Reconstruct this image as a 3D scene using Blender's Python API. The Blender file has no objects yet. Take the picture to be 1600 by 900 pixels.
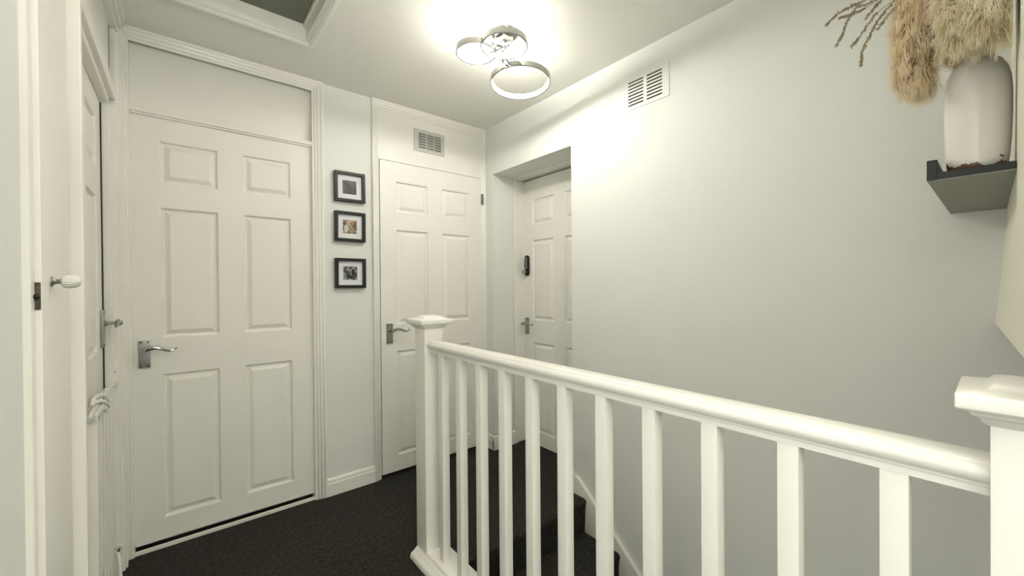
import bpy, bmesh, math, random
from mathutils import Vector, Matrix, noise

C = bpy.context.scene.collection
R = math.radians
random.seed(7)

# ------------------------------------------------------------------ camera
CAM_H = 1.21
F_PX, YAW, PITCH, ROLL = 627.4, R(39.475), R(-0.331), R(-0.4585)
fw = Vector((math.sin(YAW)*math.cos(PITCH), math.cos(YAW)*math.cos(PITCH), math.sin(PITCH)))
rt0 = Vector((math.cos(YAW), -math.sin(YAW), 0)); up0 = rt0.cross(fw)
rt = rt0*math.cos(ROLL) + up0*math.sin(ROLL)
up = -rt0*math.sin(ROLL) + up0*math.cos(ROLL)
cam_data = bpy.data.cameras.new('camera'); cam = bpy.data.objects.new('camera', cam_data); C.objects.link(cam)
cam.matrix_world = Matrix(((rt.x, up.x, -fw.x, 0), (rt.y, up.y, -fw.y, 0), (rt.z, up.z, -fw.z, CAM_H), (0, 0, 0, 1)))
cam_data.sensor_fit = 'HORIZONTAL'; cam_data.sensor_width = 36; cam_data.lens = F_PX/1600*36
cam_data.clip_start = 0.01
bpy.context.scene.camera = cam

# ------------------------------------------------------------------ light
sc = bpy.context.scene
sc.view_settings.view_transform = 'Standard'; sc.view_settings.look = 'None'
sc.view_settings.gamma = 1.0; sc.view_settings.use_curve_mapping = False
sc.view_settings.exposure = 1.56
RING_EMIT = 66.0            # strength of the LED strips inside the ceiling light
w = bpy.data.worlds.new('world'); sc.world = w; w.use_nodes = True
w.node_tree.nodes['Background'].inputs[0].default_value = (0.97, 0.98, 0.93, 1)
w.node_tree.nodes['Background'].inputs[1].default_value = 0.36   # soft daylight reaching the landing from the rooms behind

def area(name, loc, rot, sx, sy, energy, col):
    l = bpy.data.lights.new(name, 'AREA'); l.shape = 'RECTANGLE'; l.size = sx; l.size_y = sy; l.energy = energy; l.color = col
    o = bpy.data.objects.new(name, l); C.objects.link(o); o.location = loc; o.rotation_euler = rot
# the landing goes on behind the camera; an added unseen fill lamp is bounced off its ceiling
area('rear_fill_up', (.45, -1.3, 1.5), (R(180), 0, 0), .7, .7, 34, (1.0, 0.98, 0.92))
# added unseen soft fill from the left, through an opening cut beside the camera
area('left_fill', (-1.35, .05, 1.35), (0, R(-90), 0), 1.5, 1.2, 2.2, (1.0, 0.985, 0.95))

# ------------------------------------------------------------------ materials
def mat(name, col, rough=0.5, metal=0.0, bump=0.0, bscale=60.0, var=0.0, vscale=3.0, spec=0.5, emit=None, trans=0.0, coat=0.0):
    m = bpy.data.materials.new(name); m.use_nodes = True
    nt = m.node_tree; b = nt.nodes['Principled BSDF']
    b.inputs['Base Color'].default_value = (*col, 1)
    b.inputs['Roughness'].default_value = rough; b.inputs['Metallic'].default_value = metal
    b.inputs['Specular IOR Level'].default_value = spec
    b.inputs['Transmission Weight'].default_value = trans
    b.inputs['Coat Weight'].default_value = coat
    tc = nt.nodes.new('ShaderNodeTexCoord')
    if var:
        n = nt.nodes.new('ShaderNodeTexNoise'); n.inputs['Scale'].default_value = vscale; n.inputs['Detail'].default_value = 6
        nt.links.new(tc.outputs['Object'], n.inputs['Vector'])
        r = nt.nodes.new('ShaderNodeValToRGB')
        r.color_ramp.elements[0].position = .3; r.color_ramp.elements[1].position = .7
        r.color_ramp.elements[0].color = (*[c*(1-var) for c in col], 1)
        r.color_ramp.elements[1].color = (*[min(1, c*(1+var)) for c in col], 1)
        nt.links.new(n.outputs['Fac'], r.inputs['Fac']); nt.links.new(r.outputs['Color'], b.inputs['Base Color'])
    if bump:
        n = nt.nodes.new('ShaderNodeTexNoise'); n.inputs['Scale'].default_value = bscale; n.inputs['Detail'].default_value = 4
        nt.links.new(tc.outputs['Object'], n.inputs['Vector'])
        bp = nt.nodes.new('ShaderNodeBump'); bp.inputs['Strength'].default_value = bump; bp.inputs['Distance'].default_value = 0.002
        nt.links.new(n.outputs['Fac'], bp.inputs['Height']); nt.links.new(bp.outputs['Normal'], b.inputs['Normal'])
    if emit:
        b.inputs['Emission Color'].default_value = (*emit[0], 1); b.inputs['Emission Strength'].default_value = emit[1]
    return m

M_WALL = mat('pale_grey_emulsion', (0.775, 0.785, 0.75), 0.75, bump=0.25, bscale=90, var=0.012, vscale=2)
M_CEIL = mat('white_ceiling_paint', (0.86, 0.85, 0.79), 0.8, bump=0.2, bscale=120, var=0.012, vscale=2)
M_GLOSS = mat('white_satin_woodwork', (0.85, 0.835, 0.775), 0.32, bump=0.10, bscale=70, var=0.012, vscale=5)
M_DOOR = mat('white_door_paint', (0.85, 0.835, 0.775), 0.38, bump=0.22, bscale=220, var=0.01, vscale=4)
M_CREAM = mat('cream_wall_paint', (0.82, 0.80, 0.67), 0.8, bump=0.25, bscale=80, var=0.015, vscale=4)
M_CARPET = mat('charcoal_carpet', (0.043, 0.040, 0.035), 1.0, bump=1.0, bscale=900, var=0.35, vscale=60, spec=0.05)
M_CHROME = mat('polished_chrome', (0.42, 0.42, 0.40), 0.08, metal=1.0)
M_SATIN = mat('satin_chrome', (0.36, 0.36, 0.34), 0.33, metal=1.0)
M_STEEL = mat('brushed_steel', (0.26, 0.26, 0.25), 0.38, metal=1.0)
M_BLACKF = mat('black_frame_wood', (0.010, 0.0095, 0.009), 0.42, bump=0.1, bscale=200, spec=0.4)
M_MAT = mat('white_card_mount', (0.78, 0.78, 0.80), 0.9)
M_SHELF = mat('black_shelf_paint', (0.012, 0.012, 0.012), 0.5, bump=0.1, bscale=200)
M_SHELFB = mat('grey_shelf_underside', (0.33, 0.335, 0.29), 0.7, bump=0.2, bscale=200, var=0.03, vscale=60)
M_TARN = mat('tarnished_metal', (0.10, 0.085, 0.065), 0.5, metal=0.8, var=0.5, vscale=120)
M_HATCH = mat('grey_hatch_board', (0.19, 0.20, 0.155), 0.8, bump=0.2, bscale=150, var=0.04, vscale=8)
M_VENT = mat('grey_vent_metal', (0.56, 0.56, 0.52), 0.45, bump=0.1, bscale=150)
M_VENTD = mat('vent_void', (0.02, 0.02, 0.018), 0.9)
M_LED = mat('led_diffuser', (0.9, 0.9, 0.85), 0.5, emit=((1.0, 0.97, 0.885), RING_EMIT))
M_LED2 = mat('led_diffuser_dim', (0.9, 0.9, 0.85), 0.5, emit=((1.0, 0.97, 0.885), RING_EMIT*0.33))
M_KNOB = mat('glazed_ceramic', (0.70, 0.69, 0.63), 0.12, coat=0.5)
M_TAPE = mat('white_woven_strap', (0.82, 0.81, 0.76), 0.8, bump=0.6, bscale=500)
M_DARK = mat('dark_metal', (0.03, 0.028, 0.025), 0.4, metal=0.7)
M_STEM = mat('dry_stem', (0.42, 0.33, 0.18), 0.9)
M_BUD = mat('dry_seed_heads', (0.30, 0.25, 0.16), 0.95, var=0.25, vscale=80)

def fluff(name, a, b):
    m = bpy.data.materials.new(name); m.use_nodes = True; nt = m.node_tree
    for n in list(nt.nodes): nt.nodes.remove(n)
    out = nt.nodes.new('ShaderNodeOutputMaterial'); mix = nt.nodes.new('ShaderNodeMixShader'); mix.inputs[0].default_value = 0.5
    d = nt.nodes.new('ShaderNodeBsdfDiffuse'); t = nt.nodes.new('ShaderNodeBsdfTranslucent')
    tc = nt.nodes.new('ShaderNodeTexCoord'); n = nt.nodes.new('ShaderNodeTexNoise'); n.inputs['Scale'].default_value = 28
    r = nt.nodes.new('ShaderNodeValToRGB'); r.color_ramp.elements[0].position = .35; r.color_ramp.elements[1].position = .68
    r.color_ramp.elements[0].color = (*a, 1); r.color_ramp.elements[1].color = (*b, 1)
    nt.links.new(tc.outputs['Object'], n.inputs['Vector']); nt.links.new(n.outputs['Fac'], r.inputs['Fac'])
    nt.links.new(r.outputs[0], d.inputs[0]); nt.links.new(r.outputs[0], t.inputs[0])
    nt.links.new(d.outputs[0], mix.inputs[1]); nt.links.new(t.outputs[0], mix.inputs[2]); nt.links.new(mix.outputs[0], out.inputs[0])
    return m
M_FLUFF = fluff('tan_plume', (0.84, 0.71, 0.49), (0.96, 0.88, 0.70))
M_FLUFFW = fluff('cream_plume', (0.86, 0.78, 0.58), (0.97, 0.92, 0.77))

def vase_mat():
    m = mat('glazed_white_stoneware', (0.78, 0.76, 0.70), 0.16, coat=0.4)
    nt = m.node_tree; b = nt.nodes['Principled BSDF']
    tc = nt.nodes.new('ShaderNodeTexCoord'); sp = nt.nodes.new('ShaderNodeSeparateXYZ'); nt.links.new(tc.outputs['Object'], sp.inputs[0])
    n = nt.nodes.new('ShaderNodeTexNoise'); n.inputs['Scale'].default_value = 34; n.inputs['Detail'].default_value = 8
    nt.links.new(tc.outputs['Object'], n.inputs['Vector'])
    # bare clay shows in a ragged patch low on the glaze
    s = nt.nodes.new('ShaderNodeMath'); s.operation = 'MULTIPLY'; s.inputs[1].default_value = 12.0; nt.links.new(sp.outputs[2], s.inputs[0])
    a = nt.nodes.new('ShaderNodeMath'); a.operation = 'SUBTRACT'; nt.links.new(n.outputs['Fac'], a.inputs[0]); nt.links.new(s.outputs[0], a.inputs[1])
    g = nt.nodes.new('ShaderNodeMath'); g.operation = 'GREATER_THAN'; g.inputs[1].default_value = 0.365; nt.links.new(a.outputs[0], g.inputs[0])
    mx = nt.nodes.new('ShaderNodeMix'); mx.data_type = 'RGBA'
    mx.inputs[6].default_value = (0.78, 0.76, 0.70, 1); mx.inputs[7].default_value = (0.20, 0.115, 0.07, 1)
    nt.links.new(g.outputs[0], mx.inputs[0]); nt.links.new(mx.outputs[2], b.inputs['Base Color'])
    return m
M_VASE = vase_mat()

def photo_mat(name, cols, scale, seed):
    m = bpy.data.materials.new(name); m.use_nodes = True; nt = m.node_tree; b = nt.nodes['Principled BSDF']
    b.inputs['Roughness'].default_value = 0.35
    tc = nt.nodes.new('ShaderNodeTexCoord'); mp = nt.nodes.new('ShaderNodeMapping'); mp.inputs['Location'].default_value = (seed, seed*2, seed*3)
    n = nt.nodes.new('ShaderNodeTexNoise'); n.inputs['Scale'].default_value = scale; n.inputs['Detail'].default_value = 5; n.inputs['Distortion'].default_value = 0.6
    r = nt.nodes.new('ShaderNodeValToRGB'); els = r.color_ramp.elements
    while len(els) < len(cols): els.new(0.5)
    for i, c in enumerate(cols):
        els[i].position = 0.32 + 0.36*i/(len(cols)-1); els[i].color = (*c, 1)
    nt.links.new(tc.outputs['Object'], mp.inputs[0]); nt.links.new(mp.outputs[0], n.inputs['Vector'])
    nt.links.new(n.outputs['Fac'], r.inputs[0]); nt.links.new(r.outputs[0], b.inputs['Base Color'])
    return m

# ------------------------------------------------------------------ mesh helper
class MB:
    def __init__(s): s.v = []; s.f = []
    def add(s, vs, fs):
        o = len(s.v); s.v += [tuple(p) for p in vs]; s.f += [tuple(i+o for i in f) for f in fs]; return s
    def box(s, x0, x1, y0, y1, z0, z1):
        return s.add([(x0,y0,z0),(x1,y0,z0),(x1,y1,z0),(x0,y1,z0),(x0,y0,z1),(x1,y0,z1),(x1,y1,z1),(x0,y1,z1)],
                     [(0,3,2,1),(4,5,6,7),(0,1,5,4),(1,2,6,5),(2,3,7,6),(3,0,4,7)])
    def prism(s, prof, fn, a, b):
        # prof: closed 2-D outline; fn(u, v, t) -> xyz ; extruded from t=a to t=b
        n = len(prof)
        vs = [fn(u, v, a) for u, v in prof] + [fn(u, v, b) for u, v in prof]
        fs = [(i, (i+1) % n, n+(i+1) % n, n+i) for i in range(n)] + [tuple(range(n))[::-1], tuple(range(n, 2*n))]
        return s.add(vs, fs)
    def rings(s, rings, closed=False, cap=True):
        n = len(rings[0]); vs = [p for r in rings for p in r]; fs = []
        m = len(rings)
        for k in range(m if closed else m-1):
            a = k*n; b = ((k+1) % m)*n
            fs += [(a+i, a+(i+1) % n, b+(i+1) % n, b+i) for i in range(n)]
        if cap and not closed: fs += [tuple(range(n))[::-1], tuple(range((m-1)*n, m*n))]
        return s.add(vs, fs)
    def tube(s, pts, rad, n=10, flat=None, cap=True):
        pts = [Vector(p) for p in pts]; rs = rad if isinstance(rad, (list, tuple)) else [rad]*len(pts)
        rings = []; prev = None
        for i, p in enumerate(pts):
            t = (pts[min(i+1, len(pts)-1)] - pts[max(i-1, 0)]).normalized()
            if prev is None:
                a = Vector((0,0,1)) if abs(t.z) < .9 else Vector((1,0,0)); u = t.cross(a).normalized()
            else: u = (prev - t*prev.dot(t)).normalized()
            prev = u; v = t.cross(u); fl = flat or 1.0
            rings.append([p + (u*math.cos(q)*fl + v*math.sin(q))*rs[i] for q in [2*math.pi*k/n for k in range(n)]])
        return s.rings(rings, cap=cap)
    def lathe(s, org, axis, prof, n=32, close=True):
        # prof: (distance along axis, radius)
        org = Vector(org); ax = Vector(axis).normalized(); a = Vector((0,0,1)) if abs(ax.z) < .9 else Vector((1,0,0))
        u = ax.cross(a).normalized(); v = ax.cross(u)
        return s.rings([[org + ax*h + (u*math.cos(q)+v*math.sin(q))*max(r, 1e-5) for q in [2*math.pi*k/n for k in range(n)]] for h, r in prof], cap=close)
    def build(s, name, m, parent=None, bevel=0.0, seg=2, smooth=False, loc=None, merge=False, ang=35):
        me = bpy.data.meshes.new(name)
        off = Vector(loc) if loc is not None else (parent_loc(parent) if parent else Vector((0,0,0)))
        me.from_pydata([tuple(Vector(p)-off) for p in s.v], [], s.f)
        bm = bmesh.new(); bm.from_mesh(me)
        if merge: bmesh.ops.remove_doubles(bm, verts=bm.verts, dist=1e-5)
        bmesh.ops.recalc_face_normals(bm, faces=bm.faces)
        if bevel:
            es = [e for e in bm.edges if len(e.link_faces) == 2 and e.calc_face_angle(0) > R(30)]
            bmesh.ops.bevel(bm, geom=es, offset=bevel, segments=seg, profile=0.7, affect='EDGES', clamp_overlap=True)
        bm.to_mesh(me); bm.free()
        me.materials.append(m)
        if smooth or bevel:
            me.polygons.foreach_set('use_smooth', [True]*len(me.polygons))
            me.set_sharp_from_angle(angle=R(ang))
        o = bpy.data.objects.new(name, me); C.objects.link(o)
        if parent: o.parent = parent
        elif loc is not None: o.location = loc
        return o

def parent_loc(p):
    l = Vector((0,0,0))
    while p: l = l + p.location; p = p.parent
    return l
def tag(o, label=None, cat=None, group=None, kind=None):
    if label: o['label'] = label
    if cat: o['category'] = cat
    if group: o['group'] = group
    if kind: o['kind'] = kind
    return o
def thing(name, loc, label, cat, group=None, kind=None):
    o = bpy.data.objects.new(name, None); o.empty_display_size = .1; C.objects.link(o); o.location = loc
    return tag(o, label, cat, group, kind)

# ------------------------------------------------------------------ dimensions
XL, XR, YB, ZC = -0.20, 1.775, 2.475, 2.38
XD4 = 2.07

# ------------------------------------------------------------------ shell
m = MB(); m.box(-0.45, 0.93, -2.6, 2.62, -0.22, 0); m.box(0.93, 2.2, 1.505, 2.62, -0.22, 0)
tag(m.build('floor', M_CARPET), 'charcoal carpeted landing floor', 'floor', kind='structure')

hx0, hx1, hy0, hy1 = -0.12, 0.47, 1.40, 2.078      # loft opening
m = MB()
m.box(-0.45, hx0, -2.6, 2.62, ZC, ZC+.1); m.box(hx1, 2.2, -2.6, 2.62, ZC, ZC+.1)
m.box(hx0, hx1, -2.6, hy0, ZC, ZC+.1); m.box(hx0, hx1, hy1, 2.62, ZC, ZC+.1)
tag(m.build('ceiling', M_CEIL), 'white painted ceiling above the landing', 'ceiling', kind='structure')

m = MB()
m.box(XR, 2.2, 2.372, 2.62, -.2, ZC); m.box(XR, 2.2, 1.60, 2.372, 2.03, ZC); m.box(XR, 2.2, -1.4, 1.60, -2.8, ZC)
m.box(2.115, 2.2, 1.60, 2.372, 0, 2.03)
tag(m.build('wall_right', M_WALL), 'long pale grey wall rising from the stairwell to the ceiling', 'wall', kind='structure')

m = MB()
m.box(0.60, 0.955, YB, 2.54, 0, ZC); m.box(-.45, 2.2, 2.56, 2.64, -.2, ZC)
tag(m.build('wall_back', M_WALL), 'narrow pale grey wall strip holding the three black picture frames', 'wall', kind='structure')

m = MB()
m.box(-.32, XL, .66, 1.01, -.2, ZC); m.box(-.32, XL, -2.6, -.30, -.2, ZC); m.box(-.32, XL, -.30, .66, 2.02, ZC); m.box(-.45, -.30, 1.01, 2.62, -.2, ZC)  # opening beside the camera added to let the left fill through
tag(m.build('wall_left', M_WALL), 'pale grey wall beside the cupboard at the far left', 'wall', kind='structure')

# side of the stairwell below the landing and its bottom
m = MB(); m.box(0.80, 0.925, -1.2, 1.50, -2.8, -.0); m.box(0.80, 0.93, 1.50, 1.60, -2.8, -.22); m.box(.8, 1.775, 1.51, 1.6, -2.8, -.22)
m.box(0.8, 1.9, -1.5, -1.4, -2.8, 0.5)
tag(m.build('wall_stairwell', M_WALL), 'grey wall below the banister along the stairs', 'wall', kind='structure')
m = MB(); m.box(0.8, 1.9, -1.5, 1.6, -2.9, -2.8)
tag(m.build('floor_lower', M_CARPET), 'carpeted floor at the foot of the stairs', 'floor', kind='structure')

# cream wall over the stairs (its lower edge swells outwards)
def bulk_y(x, z):
    k = max(0.0, 1 - (z-1.088)/0.75)
    lean = 0.031*(x-1.02)/(XR-1.02) - .004
    return -0.021 + lean*k**2.2 + (0.004*(k**9))
m = MB(); nx, nz = 16, 40
g = [[(0.760 + (XR-.76)*i/nx, 0, 1.088 + (ZC-1.088)*(j/nz)**1.4) for i in range(nx+1)] for j in range(nz+1)]
vs = [(x, bulk_y(x, z) - max(0, (1.093-z))*1.5, z) for row in g for x, _, z in row]
fs = [(j*(nx+1)+i, j*(nx+1)+i+1, (j+1)*(nx+1)+i+1, (j+1)*(nx+1)+i) for j in range(nz) for i in range(nx)]
m.add(vs, fs)
b0 = len(m.v); m.add([(0.760,-.20,1.088),(XR,-.20,1.088),(XR,-.20,ZC),(0.760,-.20,ZC)], [(0,1,2,3)])
m.f.append((0,)+tuple(range(1,nx+1))+(b0+1, b0))                      # underside
m.f.append(tuple(j*(nx+1) for j in range(nz+1))[::-1]+(b0, b0+3))     # near end
tag(m.build('wall_front', M_CREAM, smooth=True), 'cream wall edge over the stairs that carries the black shelf', 'wall', kind='structure')
m = MB(); m.prism([(-.20, 1.12), (-.20, .90), (-1.4, -.12), (-1.4, .12)], lambda u, v, t: (t, u, v), .935, XR)
tag(m.build('ceiling_stairs', M_CEIL), 'sloping ceiling over the lower stairs', 'ceiling', kind='structure')

# ------------------------------------------------------------------ stairs
m = MB(); rise, go = 0.195, 0.225
prof = [(1.60, -.23)]
y = 1.490; z = 0.0
prof = [(1.60, -2.8), (1.60, -.001), (1.52, -.001)]
for k in range(13):
    zt = -k*rise
    for a in (90, 60, 30, 0): prof.append((y + .012 - .018*math.cos(R(a)), zt - .018 + .018*math.sin(R(a))))
    prof += [(y + .0, zt - .045), (y + .006, zt - rise + .004)]
    y -= go
prof += [(y, -2.8)]
prof = [p for p in prof if p[1] >= -2.8]
m.prism(prof, lambda u, v, t: (t, u, v), .927, XR-.002)
tag(m.build('staircase', M_CARPET, smooth=True), 'black carpeted stairs going down along the right wall', 'stairs', kind='structure')

# skirting string along the wall beside the stairs
top = [(1.600, .060), (1.598, .085), (1.588, .097), (1.573, .101), (1.556, .098), (1.540, .088), (1.50, .054), (1.438, .001), (1.318, -.099), (1.145, -.252), (.9, -.463), (.2, -1.067), (-1.2, -2.28)]
low = [(-1.2, -2.62), (.2, -1.45), (1.25, -.55), (1.600, -.20)]
m = MB(); m.prism(top+low, lambda u, v, t: (t, u, v), XR-.022, XR+.01)
tag(m.build('baseboard_stairs', M_GLOSS, bevel=.004, seg=2), 'white sloping skirting running down beside the black stairs', 'skirting', kind='structure')

# ------------------------------------------------------------------ baseboards
def skirt_prof(h=.10, t=.016):
    return [(0, 0), (t, 0), (t, h-.030), (t-.003, h-.024), (t-.004, h-.010), (t-.009, h-.002), (0, h)]
m = MB(); m.prism(skirt_prof(), lambda u, v, t: (t, YB-u, v), .637, .920)
tag(m.build('baseboard_back', M_GLOSS), 'short white skirting board under the three black picture frames', 'skirting', kind='structure')
m = MB(); m.prism(skirt_prof(), lambda u, v, t: (XR-u, t, v), 2.372-.013, YB)
m.prism(skirt_prof(), lambda u, v, t: (t, 2.372-u, v), XR-.016, 1.971)
tag(m.build('baseboard_right', M_GLOSS), 'white skirting wrapping into the recess of the door with the keypad', 'skirting', kind='structure')

# ------------------------------------------------------------------ six-panel doors
def door_mesh(W, H, T=.04):
    mg = .137*W; g = .142*W; pw = (W-2*mg-g)/2
    xs = [0, mg, mg+pw, mg+pw+g, mg+2*pw+g, W]
    zs = [0, .100, .772, .942, 1.552, 1.668, 1.862, H]
    m = MB(); q = lambda a, b, c, d: m.add([a, b, c, d], [(0, 1, 2, 3)])
    for i in range(5):
        for j in range(7):
            x0, x1, z0, z1 = xs[i], xs[i+1], zs[j], zs[j+1]
            if i in (1, 3) and j in (1, 3, 5):
                lv = [(0, 0), (.003, .003), (.006, .0125), (.012, .0135), (.019, .0110), (.033, .0030), (.036, .0022)]
                for (a, da), (b, db) in zip(lv[:-1], lv[1:]):
                    A = [(x0+a, da, z0+a), (x1-a, da, z0+a), (x1-a, da, z1-a), (x0+a, da, z1-a)]
                    B = [(x0+b, db, z0+b), (x1-b, db, z0+b), (x1-b, db, z1-b), (x0+b, db, z1-b)]
                    for k in range(4): q(A[k], A[(k+1) % 4], B[(k+1) % 4], B[k])
                a, da = lv[-1]
                q((x0+a, da, z0+a), (x1-a, da, z0+a), (x1-a, da, z1-a), (x0+a, da, z1-a))
            else: q((x0, 0, z0), (x1, 0, z0), (x1, 0, z1), (x0, 0, z1))
    # edges and back
    for i in range(5):
        q((xs[i], 0, 0), (xs[i+1], 0, 0), (xs[i+1], T, 0), (xs[i], T, 0)); q((xs[i], 0, H), (xs[i+1], 0, H), (xs[i+1], T, H), (xs[i], T, H))
    for j in range(7):
        q((0, 0, zs[j]), (0, 0, zs[j+1]), (0, T, zs[j+1]), (0, T, zs[j])); q((W, 0, zs[j]), (W, 0, zs[j+1]), (W, T, zs[j+1]), (W, T, zs[j]))
    q((0, T, 0), (W, T, 0), (W, T, H), (0, T, H))
    return m
def make_door(name, W, H, loc, rotz, label):
    r = tag(door_mesh(W, H).build(name, M_DOOR, merge=True), label, 'door', kind='structure')
    r.location = loc; r.rotation_euler = (0, 0, rotz)
    return r
def lever_handle(door, x, z, side=1, pw=.041, ph=.126, reach=.115, rose=.012):
    # local to the door: x across, y<0 towards the landing
    off = parent_loc(door)
    def loc(mb):                                             # build() subtracts the parent's location; undo, as this is in door space
        mb.v = [tuple(Vector(p)+off) for p in mb.v]; return mb
    p = MB(); p.box(x-pw/2, x+pw/2, -.009, 0, z-ph/2, z+ph/2)
    plate = loc(p).build('door_handle', M_SATIN, door, bevel=.002); plate['label'] = 'satin chrome lever handle on a rectangular plate'
    s = MB()
    for sx in (-1, 1):
        for sz in (-1, 1): s.lathe((x+sx*(pw/2-.008), -.0088, z+sz*(ph/2-.009)), (0, -1, 0), [(0, .0034), (.001, .0034), (.0014, .002)], 10)
    loc(s).build('screws', M_DARK, plate)
    zl = z+.021
    n = MB(); n.lathe((x, -.008, zl), (0, -1, 0), [(0, rose), (.005, rose), (.010, .0075), (.046, .0065), (.050, .0085), (.055, .0075)], 20)
    pts = []; rr = []
    for k in range(15):
        t = k/14; pts.append((x + side*reach*t, -.050 - .004*math.sin(t*3.1), zl + .009*math.sin(t*math.pi*1.9 - .25) + (.010*(t-.86)/.14 if t > .86 else 0)))
        rr.append(.0085*(1-t)**1.3 + .0036)
    n.tube(pts, rr, 10)
    loc(n).build('lever', M_CHROME, plate, smooth=True)
    return plate

d1 = make_door('door_1', .748, 1.968, (-.174, 2.492, .036), 0, 'white six-panel door at left between the slatted gate and the picture frames')
lever_handle(d1, .041, .910-.036)
d2 = make_door('door_2', .772, 1.985, (.966, 2.466, .024), 0, 'white six-panel cupboard door under the grey louvred vent')
lever_handle(d2, .052, .912-.024)
d4 = make_door('door_4', .770, 2.010, (XD4, 2.371, .004), R(-90), 'white six-panel door with keypad lock set back in the wall recess')
lever_handle(d4, .045, .895, pw=.036, ph=.125)
d3 = make_door('door_3', .762, 1.955, (-.250, 1.566, .02), R(90), 'white six-panel door seen nearly edge-on in the left wall')
h3 = lever_handle(d3, (.762-.036), 1.030, side=-1, pw=.040, ph=.150)

sl = MB(); sl.box(.7625, .7675, -.0045, .012, .0, 1.95)  # dark strip put in as the shade of the latch gap
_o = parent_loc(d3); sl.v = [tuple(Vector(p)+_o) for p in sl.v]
sl.build('gap_shade_strip', M_DARK, d3)['label'] = 'dark strip standing in for the shaded gap along the latch edge'

# keypad lock on door 4
off = parent_loc(d4)
def in4(mb): mb.v = [tuple(Vector(p)+off) for p in mb.v]; return mb
k = MB(); k.rings([[ (.052+ w_*math.cos(a)*.021 + 0*1, yy, 1.360 + (.058 if math.sin(a) > 0 else -.058) + math.sin(a)*.021*w_) for a in [2*math.pi*i/24 for i in range(24)]] for yy, w_ in ((0, 1), (-.014, 1), (-.018, .88))])
kp = in4(k).build('keypad_lock', M_DARK, d4, smooth=True); kp['label'] = 'dark oval push-button keypad lock with a silver knob'
k = MB(); k.rings([[ (.052 + w_*math.cos(a)*.0125, yy, 1.372 + (.040 if math.sin(a) > 0 else -.030) + math.sin(a)*.0125*w_) for a in [2*math.pi*i/24 for i in range(24)]] for yy, w_ in ((-.017, 1), (-.026, 1), (-.028, .9))])
in4(k).build('keypad_cover', M_SATIN, kp, smooth=True)
k = MB()
for c in range(2):
    for r_ in range(5): k.lathe((.047+.010*c, -.0275, 1.352+.0135*r_), (0, -1, 0), [(0, .0036), (.0025, .0036), (.003, .0028)], 12)
in4(k).build('keypad_buttons', M_DARK, kp)
k = MB(); k.lathe((.050, -.018, 1.312), (0, -1, 0), [(0, .009), (.010, .009), (.012, .0155), (.028, .0150), (.031, .012)], 24)
in4(k).build('keypad_knob', M_SATIN, kp, smooth=True)

# ------------------------------------------------------------------ door surrounds (trim)
def arch_prof(w=.062, t=.018):
    # stepped architrave: u across from the outer edge inwards, v = projection
    return [(0, 0), (0, t), (w*.22, t), (w*.27, t*.80), (w*.50, t*.80), (w*.55, t*.60), (w*.76, t*.60), (w*.82, t*.38), (w, t*.38), (w, 0)]
def surround(m, x0, x1, ztop, y, wl, wr, wt, t=.018):
    # mitred legs and head in the plane y (facing -y); x0,x1 are the outer edges
    def leg(xo, sgn, w):
        pr = arch_prof(w, t); n = len(pr); vs = []
        for zz in (0, None):
            for u, v in pr:
                vs.append((xo + sgn*u, y - v, 0 if zz == 0 else ztop - u*wt/w))
        m.add(vs, [(i, (i+1) % n, n+(i+1) % n, n+i) for i in range(n)] + [tuple(range(n))[::-1], tuple(range(n, 2*n))])
    leg(x0, 1, wl); leg(x1, -1, wr)
    pr = arch_prof(wt, t); n = len(pr); vs = [(x0 + u*wl/wt, y - v, ztop-u) for u, v in pr] + [(x1 - u*wr/wt, y - v, ztop-u) for u, v in pr]
    m.add(vs, [(i, (i+1) % n, n+(i+1) % n, n+i) for i in range(n)] + [tuple(range(n))[::-1], tuple(range(n, 2*n))])

# around door 1
f = MB(); surround(f, -.215, .637, ZC, YB, .042, .060, .060)
f.box(-.24, -.173, YB-.004, 2.56, 0, ZC); f.box(.586, .615, YB-.004, 2.56, 0, ZC)          # linings
f.box(.574, .590, YB+.008, 2.492+.04, 0, 2.02)                                              # stop at the latch-free side
f.box(-.18, .59, YB+.004, 2.56, 2.004, 2.038); f.box(-.18, .59, YB-.006, 2.56, 2.012, 2.032)
f.box(-.18, .59, YB+.030, 2.56, 2.036, ZC)                                                # panel above the door
f.box(-.176, .586, YB+.002, YB+.012, 0, .018)                                                  # threshold
tag(f.build('trim_1', M_GLOSS, bevel=.0015, seg=1), 'white moulded full-height surround with overpanel around the left six-panel door', 'door surround', kind='structure')
# around door 2
f = MB(); surround(f, .918, XR, ZC, YB, .042, .036, .060, t=.020)
f.box(.940, .962, YB-.006, 2.56, 0, ZC); f.box(1.741, XR, YB-.006, 2.56, 0, ZC)
f.box(.95, 1.75, YB-.003, 2.56, 2.014, 2.33)
f.box(.95, 1.75, YB-.003, 2.56, 2.33, ZC)
tag(f.build('trim_2', M_GLOSS, bevel=.0015, seg=1), 'white moulded surround with vented overpanel around the cupboard door', 'door surround', kind='structure')
hg = MB(); hg.box(1.736, 1.752, 2.452, 2.466, 1.82, 1.895); hg.tube([(1.744, 2.452, 1.818), (1.744, 2.452, 1.897)], .0045, 10)
o = hg.build('hinge', M_STEEL, None, smooth=True)
o.parent = d2; o.location = -Vector(d2.location); o['label'] = 'small steel hinge near the top right corner'
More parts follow.
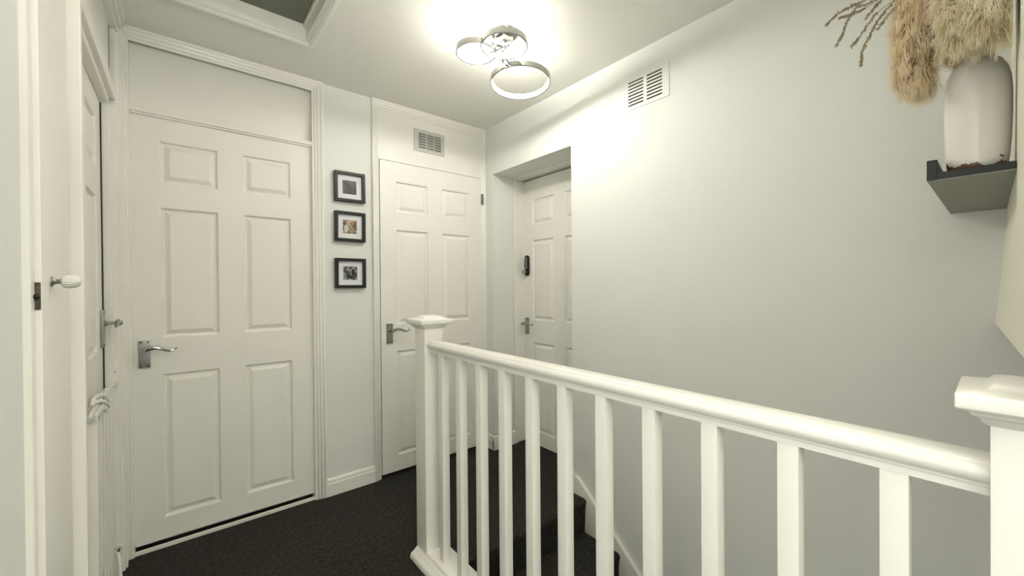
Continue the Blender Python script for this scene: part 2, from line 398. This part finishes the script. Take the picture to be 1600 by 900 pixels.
# recess door lining
f = MB(); f.box(1.968, XD4+.04, 2.369, 2.38, 0, 2.03); f.box(1.968, XD4+.04, 1.60, 2.372, 2.0245, 2.06)
f.box(1.968, 1.995, 2.360, 2.38, 0, 2.03); f.box(1.968, 1.995, 1.60, 2.365, 2.0285, 2.06)
f.box(1.968, XD4+.04, 1.592, 1.602, 0, 2.03)
tag(f.build('trim_3', M_GLOSS, bevel=.0015, seg=1), 'white lining around the recessed door with the keypad', 'door surround', kind='structure')
# left wall: surround of door 3
f = MB()
f.box(-.40, -.222, 2.334, 2.50, 0, ZC); f.box(-.30, -.206, 2.360, 2.50, 0, ZC)
f.box(-.30, -.196, 2.385, 2.47, 0, ZC); f.box(-.30, -.190, 2.405, 2.425, 0, ZC)
f.box(-.40, -.222, 1.31, 2.36, 1.976, ZC); f.box(-.30, -.206, 1.31, 2.36, 2.000, 2.055)
f.box(-.30, -.198, 1.31, 2.40, 2.30, ZC); f.box(-.30, -.188, 1.31, 2.40, 2.325, ZC); f.box(-.30, -.176, 1.31, 2.40, 2.352, ZC)
f.box(-.40, -.222, 1.31, 1.568, 0, ZC)
tag(f.build('trim_4', M_GLOSS, bevel=.002, seg=1), 'white surround and overpanel of the left wall door seen edge-on', 'door surround', kind='structure')
f = MB()
f.box(-.40, -.168, 1.300, 1.322, 0, ZC); f.box(-.40, -.190, 1.262, 1.302, 0, ZC)
f.box(-.40, -.191, 1.010, 1.036, 0, ZC); f.box(-.40, -.200, 1.036, 1.262, 2.30, ZC)
tag(f.build('trim_5', M_GLOSS, bevel=.002, seg=1), 'white upright frame strips around the cupboard with the ceramic knob', 'cupboard frame', kind='structure')

# cupboard door with the ceramic knob
cd = MB(); cd.box(-.205, -.183, 1.037, 1.256, .02, 2.36)
cup = tag(cd.build('door_5', M_DOOR, bevel=.0025), 'narrow plain white cupboard door with a ribbed ceramic knob', 'cupboard door', kind='structure')
kx, ky, kz = -.1835, 1.100, 1.224
kb = MB(); kb.lathe((kx, ky, kz), (1, 0, 0), [(0, .0095), (.0018, .0095), (.003, .0075), (.0045, .0052), (.007, .0035), (.0085, .0052), (.010, .0035), (.0125, .0055), (.0135, .0062)], 24)
kn = kb.build('knob', M_SATIN, cup, smooth=True); kn['label'] = 'cream ribbed ceramic knob on a chrome stem'
rings = []
for i in range(25):
    t = i/24; h = .0132 + .0265*t; r_ = .0118*max(0, 1-abs(2*(.10+.90*(t**.85))-1)**2.3)**.5
    rings.append([(kx+h, ky + max(r_, .0004)*(1+.035*math.cos(16*q))*math.cos(q), kz + max(r_, .0004)*(1+.035*math.cos(16*q))*math.sin(q)) for q in [2*math.pi*k/96 for k in range(96)]])
kb = MB(); kb.rings(rings); kb.build('knob_grip', M_KNOB, kn, smooth=True, ang=80)
lt = MB(); lt.box(-.193, -.1845, 1.0335, 1.040, 1.176, 1.222)
lt = lt.build('latch_plate', M_TARN, cup, bevel=.001); lt['label'] = 'tarnished latch plate on the door edge'
l2 = MB(); l2.lathe((-.189, 1.034, 1.198), (0, -1, 0), [(0, .0045), (.006, .0042), (.009, .002)], 12); l2.build('latch_bolt', M_DARK, lt, smooth=True)
hm = MB()
for zz in (1.955, .30): hm.tube([(-.1825, 1.257, zz-.04), (-.1825, 1.257, zz+.04)], .004, 10)
hm.build('hinge_knuckles', M_GLOSS, cup, smooth=True)

# ------------------------------------------------------------------ balustrade
NX0, NX1 = .811, .900
bal = thing('balustrade', (.855, .80, 0), 'white wooden landing banister with square spindles beside the stairwell', 'banister')
def newel(y0, y1):
    cx, cy = (NX0+NX1)/2, (y0+y1)/2; hx, hy = (NX1-NX0)/2, (y1-y0)/2
    n = MB(); n.box(NX0, NX1, y0, y1, 0.0, 1.040)
    post = n.build('newel_post', M_GLOSS, bal, bevel=.003)
    c = MB()
    lv = [(1.022, .000), (1.026, .006), (1.034, .010), (1.036, .016), (1.040, .017), (1.044, .026), (1.046, .030), (1.064, .030), (1.0655, .028), (1.070, .006), (1.0725, .001), (1.077, -.002), (1.080, -.012), (1.081, -.030)]
    c.rings([[(cx-hx-o_, cy-hy-o_, z_), (cx+hx+o_, cy-hy-o_, z_), (cx+hx+o_, cy+hy+o_, z_), (cx-hx-o_, cy+hy+o_, z_)] for z_, o_ in lv])
    c.build('newel_cap', M_GLOSS, post, bevel=.0012, seg=1)
newel(1.583, 1.675); newel(-.083, .008)
# handrail: moulded section
half = [(.0175, .922), (.0175, .9325), (.0200, .9340), (.0205, .9385), (.0250, .9405), (.0295, .9450), (.0325, .9510), (.0330, .9565), (.0310, .9620), (.0275, .9655), (.0255, .9660), (.0250, .9690), (.0225, .9710), (.010, .9722)]
rp = half + [(-u, v) for u, v in half[::-1]]
h = MB(); RX = .853
h.prism(rp, lambda u, v, t: (RX + u, t, v), .008, 1.583)
h.build('handrail', M_GLOSS, bal, smooth=True, ang=34)
# bottom rail: moulded base
bp_ = [(-.078, 0), (-.078, .010), (-.074, .020), (-.066, .026), (-.060, .028), (-.054, .034), (-.048, .038), (-.044, .040), (-.040, .050), (-.036, .052), (.056, .052), (.062, .048), (.066, .030), (.072, .022), (.074, 0)]
b = MB(); b.prism(bp_, lambda u, v, t: (RX + u, t, v), -.12, 1.672)
b.build('base_rail', M_GLOSS, bal, bevel=.0015, seg=1)
for i in range(11):
    yc = .103 + .1393*i
    s = MB(); s.box(RX-.0165, RX+.0165, yc-.0165, yc+.0165, .050, .924)
    s.build('baluster', M_GLOSS, bal, bevel=.002)

# ------------------------------------------------------------------ loft hatch
hatch = thing('loft_hatch', ((hx0+hx1)/2, (hy0+hy1)/2, ZC), 'dark grey loft hatch in a white moulded frame in the ceiling', 'loft hatch')
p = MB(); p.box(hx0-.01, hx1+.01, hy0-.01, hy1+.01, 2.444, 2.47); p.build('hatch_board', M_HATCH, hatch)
p = MB()
for (a, b_, t_) in ((0, .040, .010), (.010, .034, .016), (.018, .028, .019)):
    p.box(hx0-b_, hx1+b_, hy1+a, hy1+b_, ZC-t_, ZC+.0); p.box(hx0-b_, hx1+b_, hy0-b_, hy0-a, ZC-t_, ZC)
    p.box(hx0-b_, hx0-a, hy0-a, hy1+a, ZC-t_, ZC); p.box(hx1+a, hx1+b_, hy0-a, hy1+a, ZC-t_, ZC)
p.box(hx0, hx1, hy1-.006, hy1+.0, ZC-.008, 2.444); p.box(hx0, hx1, hy0, hy0+.006, ZC-.008, 2.444)
p.box(hx1-.006, hx1, hy0, hy1, ZC-.008, 2.444); p.box(hx0, hx0+.006, hy0, hy1, ZC-.008, 2.444)
p.box(hx1-.018, hx1-.006, hy0, hy1, 2.425, 2.444)
p.build('hatch_frame', M_GLOSS, hatch, bevel=.0015, seg=1)

# ------------------------------------------------------------------ ceiling light
cl = thing('ceiling_light', (1.17, 1.45, ZC), 'chrome ceiling light of three glowing LED rings', 'ceiling light')
pl = MB(); pl.lathe((1.155, 1.44, ZC), (0, 0, -1), [(0, .062), (.018, .062), (.021, .060), (.0215, .0)], 48)
pl.build('ceiling_plate', M_CHROME, cl, smooth=True)
bx_ = MB(); bx_.box(1.125, 1.180, 1.410, 1.475, 2.315, 2.360); bx_.build('driver_box', M_CHROME, cl, bevel=.003)
def ring(cx, cy, cz, rad, tilt, az, hh=.024, fl=.007, led=M_LED):
    n = Vector((math.sin(tilt)*math.cos(az), math.sin(tilt)*math.sin(az), math.cos(tilt)))
    e1 = n.cross(Vector((0, 1, 0))).normalized(); e2 = n.cross(e1); c0 = Vector((cx, cy, cz)); N = 96
    def loop(r_, z_): return [c0 + (e1*math.cos(2*math.pi*k/N) + e2*math.sin(2*math.pi*k/N))*r_ + n*z_ for k in range(N)]
    o_ = MB(); o_.rings([loop(rad, 0), loop(rad, hh), loop(rad-fl, hh), loop(rad-fl, hh-.002), loop(rad-.0032, hh-.002), loop(rad-.0032, .002), loop(rad-.007, .002), loop(rad-.007, 0)], closed=True)
    ro = o_.build('light_ring', M_CHROME, cl, smooth=True)
    d_ = MB(); d_.rings([loop(rad-.0036, .0022), loop(rad-.0042, .004), loop(rad-.0036-(fl-.0036)*.5, hh*.5), loop(rad-fl+.001, hh-.0035), loop(rad-fl+.001, hh-.0022)], cap=False)
    do = d_.build('led_strip', led, ro, smooth=True); do['label'] = 'glowing warm white LED diffuser'
ring(1.117, 1.397, 2.270, .105, 0, 0, fl=.010)
ring(1.052, 1.522, 2.272, .092, 0, 0, fl=.012)
ring(1.345, 1.553, 2.240, .153, R(4), R(50.5), .025, .013, M_LED2)
a = MB()
a.tube([(1.135, 1.425, 2.365), (1.135, 1.425, 2.29), (1.12, 1.47, 2.284), (1.10, 1.50, 2.284)], .004, 10)
a.tube([(1.165, 1.455, 2.365), (1.165, 1.455, 2.28), (1.20, 1.47, 2.262), (1.225, 1.48, 2.256)], .004, 10)
a.tube([(1.15, 1.425, 2.365), (1.15, 1.425, 2.30), (1.17, 1.45, 2.29), (1.176, 1.482, 2.284), (1.19, 1.50, 2.27)], .004, 10)
a.tube([(1.16, 1.47, 2.36), (1.17, 1.478, 2.32), (1.18, 1.482, 2.285)], .005, 10)
a.build('arms', M_CHROME, cl, smooth=True)

# ------------------------------------------------------------------ vents
v1 = thing('louvred_vent', (1.3165, YB-.003, 2.113), 'grey louvred metal vent above the cupboard door', 'air vent')
Y1 = YB-.003
p = MB()
X0, X1, Z0, Z1 = 1.203, 1.430, 2.115, 2.262
cols = [(1.234, 1.288), (1.296, 1.345), (1.353, 1.402)]; rows = [2.138+.0178*k for k in range(6)]
xs = [X0] + [c for cc in cols for c in cc] + [X1]; zs = [Z0] + [z_ for r_ in rows for z_ in (r_, r_+.0105)] + [Z1]
for i in range(len(xs)-1):
    for j in range(len(zs)-1):
        if i % 2 == 1 and j % 2 == 1: continue
        p.box(xs[i], xs[i+1], Y1-.006, Y1-.001, zs[j], zs[j+1])
p.build('vent_plate', M_VENT, v1, merge=False)
p = MB()
for c0, c1 in cols:
    for r_ in rows: p.add([(c0, Y1-.011, r_+.001), (c1, Y1-.011, r_+.001), (c1, Y1-.004, r_+.006), (c0, Y1-.004, r_+.006), (c0, Y1-.009, r_-.0005), (c1, Y1-.009, r_-.0005)], [(0, 1, 2, 3), (0, 1, 5, 4)])
p.build('louvres', M_VENT, v1)
p = MB(); p.box(X0+.01, X1-.01, Y1-.0008, Y1+.0, Z0+.01, Z1-.01); p.build('vent_void', M_VENTD, v1)

v2 = thing('air_vent', (XR, 1.11, 2.10), 'white painted wall vent with dark slots high on the right wall', 'air vent')
p = MB(); Xv = XR
ys = [.983, 1.018, 1.100, 1.118, 1.205, 1.238]; rws = [2.116+.0163*k for k in range(8)]
zs = [2.096] + [z_ for r_ in rws for z_ in (r_, r_+.0075)] + [2.264]
for i in range(5):
    for j in range(len(zs)-1):
        if i in (1, 3) and j % 2 == 1: continue
        p.box(Xv-.004, Xv-.0006, ys[i], ys[i+1], zs[j], zs[j+1])
p.build('vent_plate', M_WALL, v2)
p = MB(); p.box(Xv-.0006, Xv+.0, 1.01, 1.21, 2.11, 2.245); p.build('vent_void', M_VENTD, v2)

# ------------------------------------------------------------------ picture frames
def blob_print(name, spec, parent):
    pass
def picture(zc, tilt, label, pm, shapes):
    S = .176; t = thing('picture_frame', (.780, YB, zc), label, 'picture frame', 'three small black box frames')
    t.rotation_euler = (0, tilt, 0)
    def L(mb): mb.v = [tuple(Vector(p)+t.location) for p in mb.v]; return mb
    hS, b, d = S/2, .017, .030
    f_ = MB()
    def r4(o_, y_): return [(-o_, y_, -o_), (o_, y_, -o_), (o_, y_, o_), (-o_, y_, o_)]
    f_.rings([r4(hS, 0), r4(hS, -d), r4(hS-b, -d), r4(hS-b-.001, -.004), r4(hS-b-.001, 0)], cap=False)
    fr = L(f_).build('frame', M_BLACKF, t, bevel=.0012, seg=1)
    mm = MB(); w_ = .041; y_ = -.012
    mm.rings([r4(hS-b, y_), r4(w_, y_), r4(w_-.001, y_+.0015)], cap=False)
    L(mm).build('mount', M_MAT, t)
    pr = MB(); pr.add(r4(w_, y_+.002), [(0, 1, 2, 3)]); po = L(pr).build('photo_print', pm, t)
    for j, (cx, cz, rx, rz, mt) in enumerate(shapes):
        q = MB(); q.add([(cx+rx*math.cos(2*math.pi*k/20)*(1+.08*math.sin(3*k)), y_+.0018-.0001*j, cz+rz*math.sin(2*math.pi*k/20)) for k in range(20)], [tuple(range(20))])
        L(q).build('print_shape', mt, po)
PM1 = photo_mat('print_dark', [(.008, .008, .009), (.03, .032, .034), (.10, .105, .11)], 24, 1.3)
PM2 = photo_mat('print_brown', [(.02, .014, .008), (.14, .09, .05), (.35, .28, .20), (.55, .50, .44)], 55, 2.1)
PM3 = photo_mat('print_mono', [(.012, .012, .012), (.06, .06, .06), (.30, .30, .29), (.42, .42, .42)], 62, 3.7)
PT = mat('print_tan', (.33, .21, .13), .5, var=.2, vscale=80); PW = mat('print_pale', (.55, .54, .51), .5, var=.15, vscale=90); PG = mat('print_grey', (.05, .052, .055), .5, var=.4, vscale=70)
PK = mat('print_black', (.012, .011, .010), .5)
picture(1.803, R(-.6), 'top small black frame, its print a nearly black photo', PM1, [(-.012, .012, .013, .016, PG), (.014, -.010, .016, .022, PG)])
picture(1.568, R(.4), 'middle small black frame, its print a brown colour photo', PM2, [(.010, .022, .012, .011, PT), (.012, -.018, .018, .018, PT), (-.020, -.012, .013, .022, PW), (.000, .034, .009, .004, PW)])
picture(1.292, R(.2), 'lowest small black frame, its print a black and white photo', PM3, [(-.014, -.004, .012, .018, PG), (.016, .006, .010, .020, PK), (.0, -.022, .020, .010, PK)])

# ------------------------------------------------------------------ shelf, vase, pampas
SX0, SX1, SYB, SYF, SZ = 1.170, XR, -.020, .094, 1.414
sh = thing('wall_shelf', (1.47, -.02, SZ), 'black picture ledge shelf with front lip carrying the white vase', 'shelf')
p = MB(); p.box(SX0, SX1, SYB, SYF-.014, SZ+.0015, SZ+.016); p.build('shelf_board', M_SHELF, sh, bevel=.001, seg=1)
p = MB(); p.box(SX0, SX1, SYF-.015, SYF, SZ+.001, SZ+.042); p.build('front_lip', M_SHELF, sh, bevel=.001, seg=1)
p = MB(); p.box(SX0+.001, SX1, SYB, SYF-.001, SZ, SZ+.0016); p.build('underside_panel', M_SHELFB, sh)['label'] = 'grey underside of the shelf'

VX, VY, VZ = 1.222, .0285, SZ+.016
vp_ = [(0, .000), (0, .036), (.003, .0395), (.02, .0415), (.06, .0440), (.11, .0455), (.15, .0455), (.175, .0440), (.195, .040), (.208, .034), (.216, .027), (.222, .0235), (.232, .0235), (.236, .026), (.234, .0225), (.215, .0215), (.19, .030)]
p = MB(); p.lathe((VX, VY, VZ), (0, 0, 1), vp_, 64, close=False)
tag(p.build('vase', M_VASE, loc=(VX, VY, VZ), smooth=True, ang=60), 'white glazed vase with brown bare patches at its foot on the black shelf', 'vase')

def bez(pts, n):
    P = [Vector(p) for p in pts]; out = []
    P = [P[0]*2-P[1]] + P + [P[-1]*2-P[-2]]
    for i in range(1, len(P)-2):
        for k in range(n):
            t = k/n; a, b, c, d = P[i-1], P[i], P[i+1], P[i+2]
            out.append(.5*((2*b)+(c-a)*t+(2*a-5*b+4*c-d)*t*t+(3*b-a-3*c+d)*t**3))
    out.append(P[-2]); return out
def keep(v):
    # nothing grows into the cream wall behind
    if v.y < -.014: v.y = -.014 + (random.random())*.003
    if v.x > XR-.03: v.x = XR-.03
    return v
def pampas(stem, plume, width, label, mt, N=4200, length=.055, seed=1):
    random.seed(seed)
    t = thing('pampas_grass', (VX, VY, VZ+.20), label, 'dried grass', 'dried pampas grass stems in the vase')
    st = MB(); path = bez(stem+plume, 8); st.tube([keep(v.copy()) for v in path], .0016, 6); st.build('stem', M_STEM, t, smooth=True)
    sp = bez(plume, 14); L_ = len(sp); m_ = MB()
    per = 34
    for k in range(N//per):
        u = random.random(); i = min(int(u*(L_-1)), L_-2); fr = u*(L_-1)-i
        p0 = sp[i].lerp(sp[i+1], fr); tan = (sp[i+1]-sp[i]).normalized()
        side = Vector((random.gauss(0, 1), random.gauss(0, 1), random.gauss(0, 1))); side -= tan*side.dot(tan); side.normalize()
        prof = (min(1, .35+u*2.6))*(1-.55*max(0, (u-.72)/.28)**2)
        wd = width*prof*random.uniform(.2, 1.0)**.5
        ln = length*random.uniform(.6, 1.25)
        drop = Vector((0, 0, -1))
        tip = p0 + side*wd*.95 + tan*ln*.75 + drop*ln*.40*random.random() + Vector([random.gauss(0, .004) for _ in range(3)])
        spread = .011
        for _ in range(per):
            j = Vector([random.gauss(0, 1) for _ in range(3)]); f_ = random.uniform(.55, 1.0)
            a = p0 + side*wd*.12 + j*.004; mid = p0 + side*wd*.75 + tan*ln*.30 + j*spread*.55
            c = mid.lerp(tip, f_) + j*spread*(1.15-f_)*.6 + Vector([random.gauss(0, .0015) for _ in range(3)])
            wv = side.cross(tan).normalized()*random.uniform(.0003, .0008)
            a, mid, c = keep(a), keep(mid), keep(c)
            m_.add([a-wv, a+wv, mid+wv*.9, mid-wv*.9, c+wv*.25, c-wv*.25], [(0, 1, 2, 3), (3, 2, 4, 5)])
            q0 = mid.lerp(c, random.random()); d = keep(q0 + Vector([random.gauss(0, .0045) for _ in range(3)]) + drop*.002)
            m_.add([q0-wv*.45, q0+wv*.45, d], [(0, 1, 2)])
    m_.build('plume', mt, t)['kind'] = 'stuff'
mouth = (VX, VY, VZ+.19)
pampas([mouth, (1.215, .045, 1.76)], [(1.205, .062, 1.86), (1.20, .088, 1.865), (1.195, .108, 1.79), (1.195, .116, 1.69), (1.195, .112, 1.618)], .047,
       'tan pampas plume drooping lowest down the left of the vase', M_FLUFF, 14000, .045, 11)
pampas([mouth, (1.20, .03, 1.76)], [(1.19, .030, 1.88), (1.15, .034, 1.88), (1.125, .038, 1.77), (1.112, .036, 1.70), (1.108, .032, 1.652)], .056,
       'pale cream pampas plume hanging in front above the vase', M_FLUFFW, 14000, .042, 12)
pampas([mouth, (1.22, .02, 1.72)], [(1.215, .050, 1.64), (1.228, .048, 1.73), (1.24, .058, 1.83), (1.245, .07, 1.90)], .058,
       'darker tan pampas plume rising upright out of the vase mouth', M_FLUFF, 12000, .05, 13)
pampas([mouth, (1.16, .00, 1.74)], [(1.12, .0, 1.80), (1.085, .006, 1.81), (1.06, .004, 1.71), (1.055, .0, 1.645)], .052,
       'pale pampas plume at the right edge against the cream wall', M_FLUFFW, 11000, .045, 14)

def reed(paths, label, seed):
    random.seed(seed)
    t = thing('dried_grass', (VX, VY, VZ+.20), label, 'dried grass', 'thin dried grass sprays in the vase')
    st = MB(); bd = MB()
    for pa in paths:
        sp = bez(pa, 12); st.tube(sp, [.0009]*len(sp), 5)
        L_ = len(sp)
        for i in range(int(L_*.35), L_-1):
            for _ in range(4):
                tan = (sp[i+1]-sp[i]).normalized(); s_ = Vector([random.gauss(0, 1) for _ in range(3)]); s_ -= tan*s_.dot(tan)*.6; s_.normalize()
                a = sp[i] + tan*random.random()*.004; e = a + s_*.0045*random.uniform(.4, 1.2) + tan*.005
                bd.tube([a, (a+e)/2, e], [.0005, .0013, .0003], 5)
    st.build('stem', M_STEM, t, smooth=True); bd.build('seed_heads', M_BUD, t, smooth=True)['kind'] = 'stuff'
reed([[mouth, (1.21, .07, 1.80), (1.20, .13, 1.825), (1.20, .165, 1.80), (1.20, .185, 1.765), (1.20, .198, 1.735), (1.20, .200, 1.706)],
      [(1.20, .13, 1.825), (1.20, .17, 1.812), (1.20, .200, 1.775), (1.20, .215, 1.758)],
      [(1.20, .12, 1.82), (1.20, .15, 1.80), (1.20, .17, 1.775)]], 'thin dried spray arching left with its tip nearest the plume', 5)
reed([[mouth, (1.21, .08, 1.83), (1.20, .15, 1.860), (1.20, .20, 1.846), (1.20, .222, 1.822), (1.20, .232, 1.795), (1.20, .243, 1.772)],
      [(1.20, .15, 1.86), (1.20, .20, 1.850), (1.20, .24, 1.845), (1.20, .262, 1.83)],
      [(1.20, .14, 1.85), (1.20, .19, 1.832), (1.20, .215, 1.83), (1.20, .235, 1.832)]], 'thin dried spray reaching farthest left at the top of the photo', 6)
reed([[mouth, (1.21, .06, 1.80), (1.20, .12, 1.850), (1.20, .16, 1.838), (1.20, .19, 1.81)],
      [(1.20, .10, 1.83), (1.20, .15, 1.845), (1.20, .19, 1.838), (1.20, .215, 1.85)]], 'short thin dried spray between the two longer ones', 8)

# ------------------------------------------------------------------ folded gate, strap, cord on the left
gt = thing('folding_gate', (-.21, 1.85, 0), 'folded white slatted safety gate standing against the left wall door', 'safety gate')
n_s = 12
for i in range(n_s):
    yy = 1.68 + i*.040; zig = .006*(i % 2)
    s = MB(); s.box(-.222-zig, -.205-zig*.6, yy, yy+.026, .012, .840-.002*(i % 3)); s.build('slat', M_GLOSS, gt, bevel=.0015, seg=1)
for zz in (.10, .74):
    s = MB(); s.box(-.236, -.222, 1.67, 2.16, zz, zz+.03); s.build('hinge_strip', M_GLOSS, gt, bevel=.001, seg=1)
s = MB(); s.box(-.226, -.190, 1.640, 1.668, 0.0, .842); s.build('end_post', M_GLOSS, gt, bevel=.002)

hk = thing('cord_cleat', (-.211, 2.358, .835), 'white plastic cleat on the door frame holding the knotted strap', 'cleat')
p = MB(); p.rings([[(-.2165+w_*.0125*math.cos(a), yy, .835+w_*((.020 if math.sin(a) > 0 else -.024)+.0125*math.sin(a))) for a in [2*math.pi*k/24 for k in range(24)]] for yy, w_ in ((2.360, 1), (2.355, 1), (2.353, .86))])
p.build('cleat_plate', M_TAPE, hk, smooth=True)
p = MB(); p.rings([[(-.2175+w_*.0095, yy, .848), (-.2175-w_*.0095, yy, .848), (-.2175-w_*.0085, yy, .818), (-.2175+w_*.0085, yy, .818)] for yy, w_ in ((2.354, 1), (2.337, .9))])
p.build('cleat_body', M_GLOSS, hk, bevel=.002)
p = MB(); p.lathe((-.2175, 2.353, .862), (0, -1, 0), [(0, .0022), (.0012, .0022)], 10); p.build('screw', M_DARK, hk)

st = thing('knotted_strap', (-.19, 1.80, .86), 'flat white strap knotted around the top of the folded gate', 'strap')
def band(pts, wd, th, up_=Vector((0, 0, 1))):
    m_ = MB(); P = bez(pts, 8); rg = []
    for i, q in enumerate(P):
        t = (P[min(i+1, len(P)-1)]-P[max(i-1, 0)]).normalized(); s_ = t.cross(Vector((1, .15, 0))).normalized(); n_ = t.cross(s_).normalized()
        rg.append([q + s_*wd*a + n_*th*b for a, b in ((-1, -.6), (-.8, -1), (.8, -1), (1, -.6), (1, .6), (.8, 1), (-.8, 1), (-1, .6))])
    return m_.rings(rg)
m_ = band([(-.216, 2.334, .812), (-.206, 2.10, .842), (-.198, 1.907, .858), (-.194, 1.786, .868)], .0080, .002); m_.build('strap_run', M_TAPE, st, smooth=True)
m_ = MB(); m_.tube(bez([(-.190, 1.901, .835), (-.188, 1.770, .879), (-.188, 1.648, .902), (-.190, 1.589, .904), (-.194, 1.580, .887)], 8), [.005]+[.0062]*31+[.004], 10, flat=.6)
m_.build('knot_loop', M_TAPE, st, smooth=True)
m_ = MB(); m_.tube(bez([(-.187, 1.563, .900), (-.185, 1.654, .885), (-.185, 1.766, .857), (-.187, 1.869, .822), (-.190, 1.839, .815), (-.192, 1.791, .835)], 8), .0058, 10, flat=.7)
m_.build('knot_loop', M_TAPE, st, smooth=True)
m_ = band([(-.192, 1.742, .873), (-.190, 1.641, .876), (-.192, 1.603, .871), (-.195, 1.566, .858)], .0090, .003); m_.build('strap_end', M_TAPE, st, smooth=True)
m_ = band([(-.190, 1.800, .852), (-.187, 1.694, .856), (-.188, 1.644, .855), (-.191, 1.614, .846)], .0100, .003); m_.build('strap_end', M_TAPE, st, smooth=True)

ce = thing('floor_cord', (-.205, 2.35, 0), 'white cord tied to a small ring low on the door frame at the floor', 'cord')
p = MB(); p.tube([(-.211+.0145*math.cos(a), 2.329, .128+.0150*math.sin(a)) for a in [2*math.pi*k/24 for k in range(25)]], .0032, 8); p.build('ring', M_TAPE, ce, smooth=True)
p = MB(); p.lathe((-.213, 2.361, .112), (0, -1, 0), [(0, .004), (.030, .004), (.032, .002)], 12); p.build('eye_screw', M_DARK, ce, smooth=True)
p = MB(); p.tube(bez([(-.212, 2.327, .110), (-.203, 2.27, .085), (-.194, 2.18, .045), (-.190, 2.05, .012), (-.19, 1.90, .007), (-.192, 1.70, .006)], 8), .0055, 10); p.build('cord', M_TAPE, ce, smooth=True)
